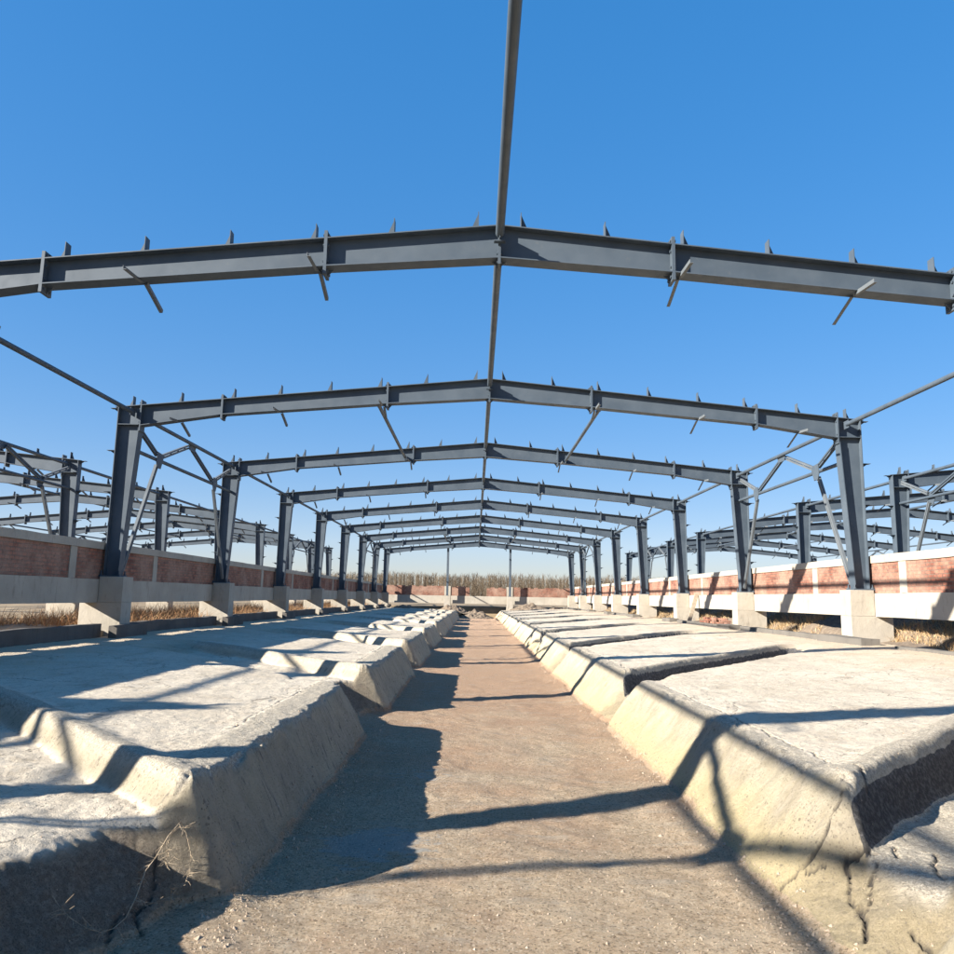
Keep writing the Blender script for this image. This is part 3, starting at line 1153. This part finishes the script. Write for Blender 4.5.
for sx, lab, n in ((-1, 'dry rust-tinted grass in the strip behind the shaded wall', 60000), (1, 'dry straw-coloured grass in the strip behind the sunlit wall', 60000)):
    y = 4 + (rng.random(n) ** 1.5) * 52
    u = (6.7 + rng.random(n) ** 1.4 * 3.2) if sx < 0 else (6.95 + rng.random(n) * .75)
    keep = N3.fbm(u * .9 + 3 * sx, y * .7, 3) > -.25
    y, u = y[keep], u[keep]
    okp = (u > 7.09) | (np.abs((y - 2.033 + 3) % 6 - 3) > .24)
    u, y = u[okp], y[okp]
    x = sx * u
    pts = np.stack([x, y, strip_z(sx, x, y) - .01], -1)
    h = (.07 + .30 * rng.random(len(x)) ** 2.2) * (1.2 if sx < 0 else .6)
    blades('dry_grass', pts, h, .0025 + .004 * rng.random(len(x)), M_straw if sx > 0 else M_rust, 1.5, lab, 'grass')

# ------------------------------------------------------------------ bare saplings beyond the end wall
def treeline():
    V = []
    F = []
    T = []
    rr = random.Random(4)
    nrow = 0
    for row in range(18):
        yy = 128 + row * 2.2
        x = -135.0 + rr.random()
        while x < 135:
            bx, by = x + rr.uniform(-.5, .5), yy + rr.uniform(-1, 1)
            H = rr.uniform(3.8, 4.75) * (1 + .05 * math.sin(x * .09 + row * .3) + .03 * math.sin(x * .31)) * (1 + .012 * row)
            tint = rr.random()
            segs = []
            lx, ly = rr.uniform(-.2, .2), rr.uniform(-.2, .2)
            segs.append(((bx, by, -.8), (bx + lx, by + ly, H - .9), .014))
            for k in range(30):
                f = rr.uniform(.12, .92)
                a = rr.uniform(0, 6.283)
                L = (1 - f * .55) * rr.uniform(.6, 1.7)
                sp = rr.uniform(.2, .75)
                p0 = (bx + lx * f, by + ly * f, -.8 + (H + .1) * f)
                p1 = (p0[0] + math.cos(a) * L * sp, p0[1] + math.sin(a) * L * sp, min(p0[2] + L, H - .7 + .15 * rr.random()))
                segs.append((p0, p1, .021))
            for p0, p1, r in segs:
                b = len(V)
                for k in range(3):
                    a = k * 2.094 + tint * 6
                    V.append((p0[0] + r * math.cos(a), p0[1] + r * math.sin(a), p0[2]))
                V.append(p1)
                F.extend([(b, b + 1, b + 3), (b + 1, b + 2, b + 3), (b + 2, b, b + 3)])
                T.extend([tint] * 4)
            x += rr.uniform(.4, .95)
    me = bpy.data.meshes.new('treeline')
    me.from_pydata(V, [], F)
    at = me.attributes.new('tint', 'FLOAT', 'POINT')
    at.data.foreach_set('value', np.array(T, np.float32))
    me.materials.append(M_twig)
    o = bpy.data.objects.new('treeline', me)
    COL.objects.link(o)
    tag(o, 'dense belt of bare grey-brown saplings beyond the end wall', 'trees', kind='stuff')


treeline()


# ------------------------------------------------------------------ soil heaps, stones, bricks, board, bramble
def mound(cx, cy, z0, rx, ry, h, seed, label):
    n = 44
    nz = Noise(seed)
    gx = np.linspace(-1, 1, n)
    X, Y = np.meshgrid(gx, gx)
    R = np.hypot(X, Y)
    Zm = np.clip(1 - R ** 2, -.12, 1) * h * (1 + .45 * nz.fbm(X * 3 + 9, Y * 3, 3)) + .10 * h * nz.fbm(X * 11, Y * 11, 3)
    co = np.stack([cx + X * rx, cy + Y * ry, z0 + Zm], -1).reshape(-1, 3)
    i = (np.arange(n - 1)[:, None] * n + np.arange(n - 1)[None, :]).ravel()
    me = bpy.data.meshes.new('soil_mound')
    me.from_pydata(co.tolist(), [], np.stack([i, i + 1, i + n + 1, i + n], -1).tolist())
    me.materials.append(M_soil)
    o = bpy.data.objects.new('soil_mound', me)
    COL.objects.link(o)
    tag(o, label, 'soil heap', 'soil heaps at the far end')


mound(-.2, 54.9, -1.42, 1.35, 1.1, .40, 21, 'lumpy soil heap closing the far end of the channel')
mound(-1.9, 55.3, -1.05, 1.2, .9, .38, 22, 'soil heap by the gable post nearer the shaded wall')
mound(3.6, 55.5, -.95, 1.7, .8, .42, 23, 'broad soil heap under the end wall right of the gable post')
mound(5.4, 54.2, -.85, .9, 1.0, .26, 24, 'low soil heap in the corner by the sunlit wall')
mound(-5.2, 55.6, -.95, 1.3, .7, .30, 25, 'low soil heap in the corner by the shaded wall')

# loose grit on the channel floor
n = 11000
gyv = 3.0 + rng.random(n) ** 2.0 * 16
gxv = rng.uniform(-1.22, 1.22, n)
ed = rng.random(n) < .3
gxv = np.where(ed, np.sign(gxv) * (1.27 - .35 * rng.random(n) ** 2), gxv)
slabn = 1500
sx_ = rng.choice([-1, 1], slabn) * (1.5 + 3.2 * rng.random(slabn) ** 1.5)
sy_ = 3.2 + rng.random(slabn) ** 1.6 * 12
nb = 2600
cs = rng.choice([-1, 1], nb)
gxv = np.concatenate([gxv, sx_, cs * (1.36 - .22 * rng.random(nb) ** .8)])
gyv = np.concatenate([gyv, sy_, 3.0 + rng.random(nb) ** 1.6 * 14])
nbig = len(gxv) - nb
gz = np.where(gxv > 0, height(np.maximum(gxv, 1e-3), gyv, 1)[0], height(np.minimum(gxv, -1e-3), gyv, -1)[0])
V = []
F = []
for kk_, (x, y, z) in enumerate(zip(gxv, gyv, gz)):
    r = random.uniform(.002, .0065) * (2.2 if random.random() < .02 else 1)
    if kk_ > nbig:
        r = .002 + .013 * random.random() ** 4
    b = len(V)
    ax, ay, az = r * random.uniform(.7, 1.4), r * random.uniform(.7, 1.4), r * random.uniform(.5, 1.0)
    rot = random.random() * 3
    for q in range(5):
        a = q * 1.2566 + rot
        V.append((x + ax * math.cos(a) * random.uniform(.7, 1.2), y + ay * math.sin(a) * random.uniform(.7, 1.2), z - .002))
    V.append((x + random.uniform(-.3, .3) * r, y + random.uniform(-.3, .3) * r, z + az))
    F.extend([(b + q, b + (q + 1) % 5, b + 5) for q in range(5)])
me = bpy.data.meshes.new('gravel')
me.from_pydata(V, [], F)
me.materials.append(M_stone)
o = bpy.data.objects.new('gravel', me)
COL.objects.link(o)
tag(o, 'scattered grit and small stones on the channel floor and slabs', 'gravel', kind='stuff')

# loose bricks stacked under the sunlit wall's beam between third and fourth frames
m = MB()
m.box(-.12, .12, -.058, .058, 0, .053)
bk = m.build('brick', M_brick)
first = True
spots = []
for lay in range(4):
    for k in range(9 - lay):
        spots.append((6.62 + random.uniform(-.06, .06), 21.6 + k * .27 + lay * .13 + random.uniform(-.03, .03), -.66 + lay * .054, random.choice([0, 0, 1.57, .3, -.4])))
for x, y, z, a in spots:
    if first:
        o = bk
        first = False
    else:
        o = bk.copy()
        COL.objects.link(o)
    o.location = (x, y, z)
    o.rotation_euler = (0, 0, a + random.uniform(-.1, .1))
    tag(o, 'loose brick in the stack under the sunlit wall beam between third and fourth frames', 'brick', 'loose bricks under the sunlit wall')

m = MB()
m.bar((6.30, 24.3, -.68), (6.70, 24.75, .24), .12, .03, (0, 1, 0))
o = m.build('wooden_board', M_wood)
tag(o, 'weathered board leaning on the sunlit wall beam before the fourth frame pedestal', 'board')

# dry thorny stem hanging over the lip of the drain outlet
STEM = [(-1.538, 3.8, -1.064), (-1.579, 3.768, -1.121), (-1.613, 3.727, -1.194), (-1.628, 3.663, -1.226), (-1.609, 3.529, -1.291), (-1.6, 3.421, -1.328), (-1.62, 3.359, -1.342), (-1.644, 3.303, -1.334), (-1.685, 3.26, -1.304), (-1.737, 3.241, -1.262), (-1.776, 3.235, -1.224), (-1.81, 3.237, -1.18)]
STEM2 = [(-1.538, 3.8, -1.064), (-1.511, 3.798, -1.107), (-1.477, 3.784, -1.188), (-1.471, 3.765, -1.257), (-1.48, 3.741, -1.312), (-1.519, 3.714, -1.324)]
STEM3 = [(-1.531, 3.799, -1.075), (-1.562, 3.779, -1.102), (-1.585, 3.759, -1.14), (-1.568, 3.753, -1.18), (-1.572, 3.74, -1.219), (-1.552, 3.739, -1.25)]
STEM4 = [(-1.504, 3.73, -1.309), (-1.517, 3.709, -1.333), (-1.513, 3.674, -1.351)]
STEM5 = [(-1.537, 3.594, -1.333), (-1.575, 3.555, -1.314), (-1.599, 3.532, -1.296)]
m = MB()
br = random.Random(3)
for st, r0, nt_ in ((STEM, .0023, 46), (STEM2, .0020, 30), (STEM3, .0018, 26), (STEM4, .0016, 12), (STEM5, .0016, 8)):
    P = []
    for p in st:                       # keep every point just clear of the bank
        zz = float(height(np.array([p[0]]), np.array([p[1]]), -1)[0][0])
        P.append(Vector((p[0] + .030, p[1] - .030, max(p[2], zz) + .028)))
    m.tube(P, [r0 * (1 - .55 * k / (len(P) - 1)) for k in range(len(P))], 6)
    for k in range(nt_):
        f = br.random() * (len(P) - 1.001)
        a = P[int(f)].lerp(P[int(f) + 1], f - int(f))
        d = Vector((br.uniform(-.9, 1), br.uniform(-1, .1), br.uniform(-.6, .6))).normalized() * br.uniform(.02, .075)
        b_ = a + d * .55 + Vector((0, 0, br.uniform(-.008, .008)))
        m.tube([a, b_, a + d], [.0013, .0010, .0005], 5)
o = m.build('dry_bramble', M_bram)
tag(o, 'dry thorny bramble stem hanging over the dark earthy lip at the left', 'bramble')
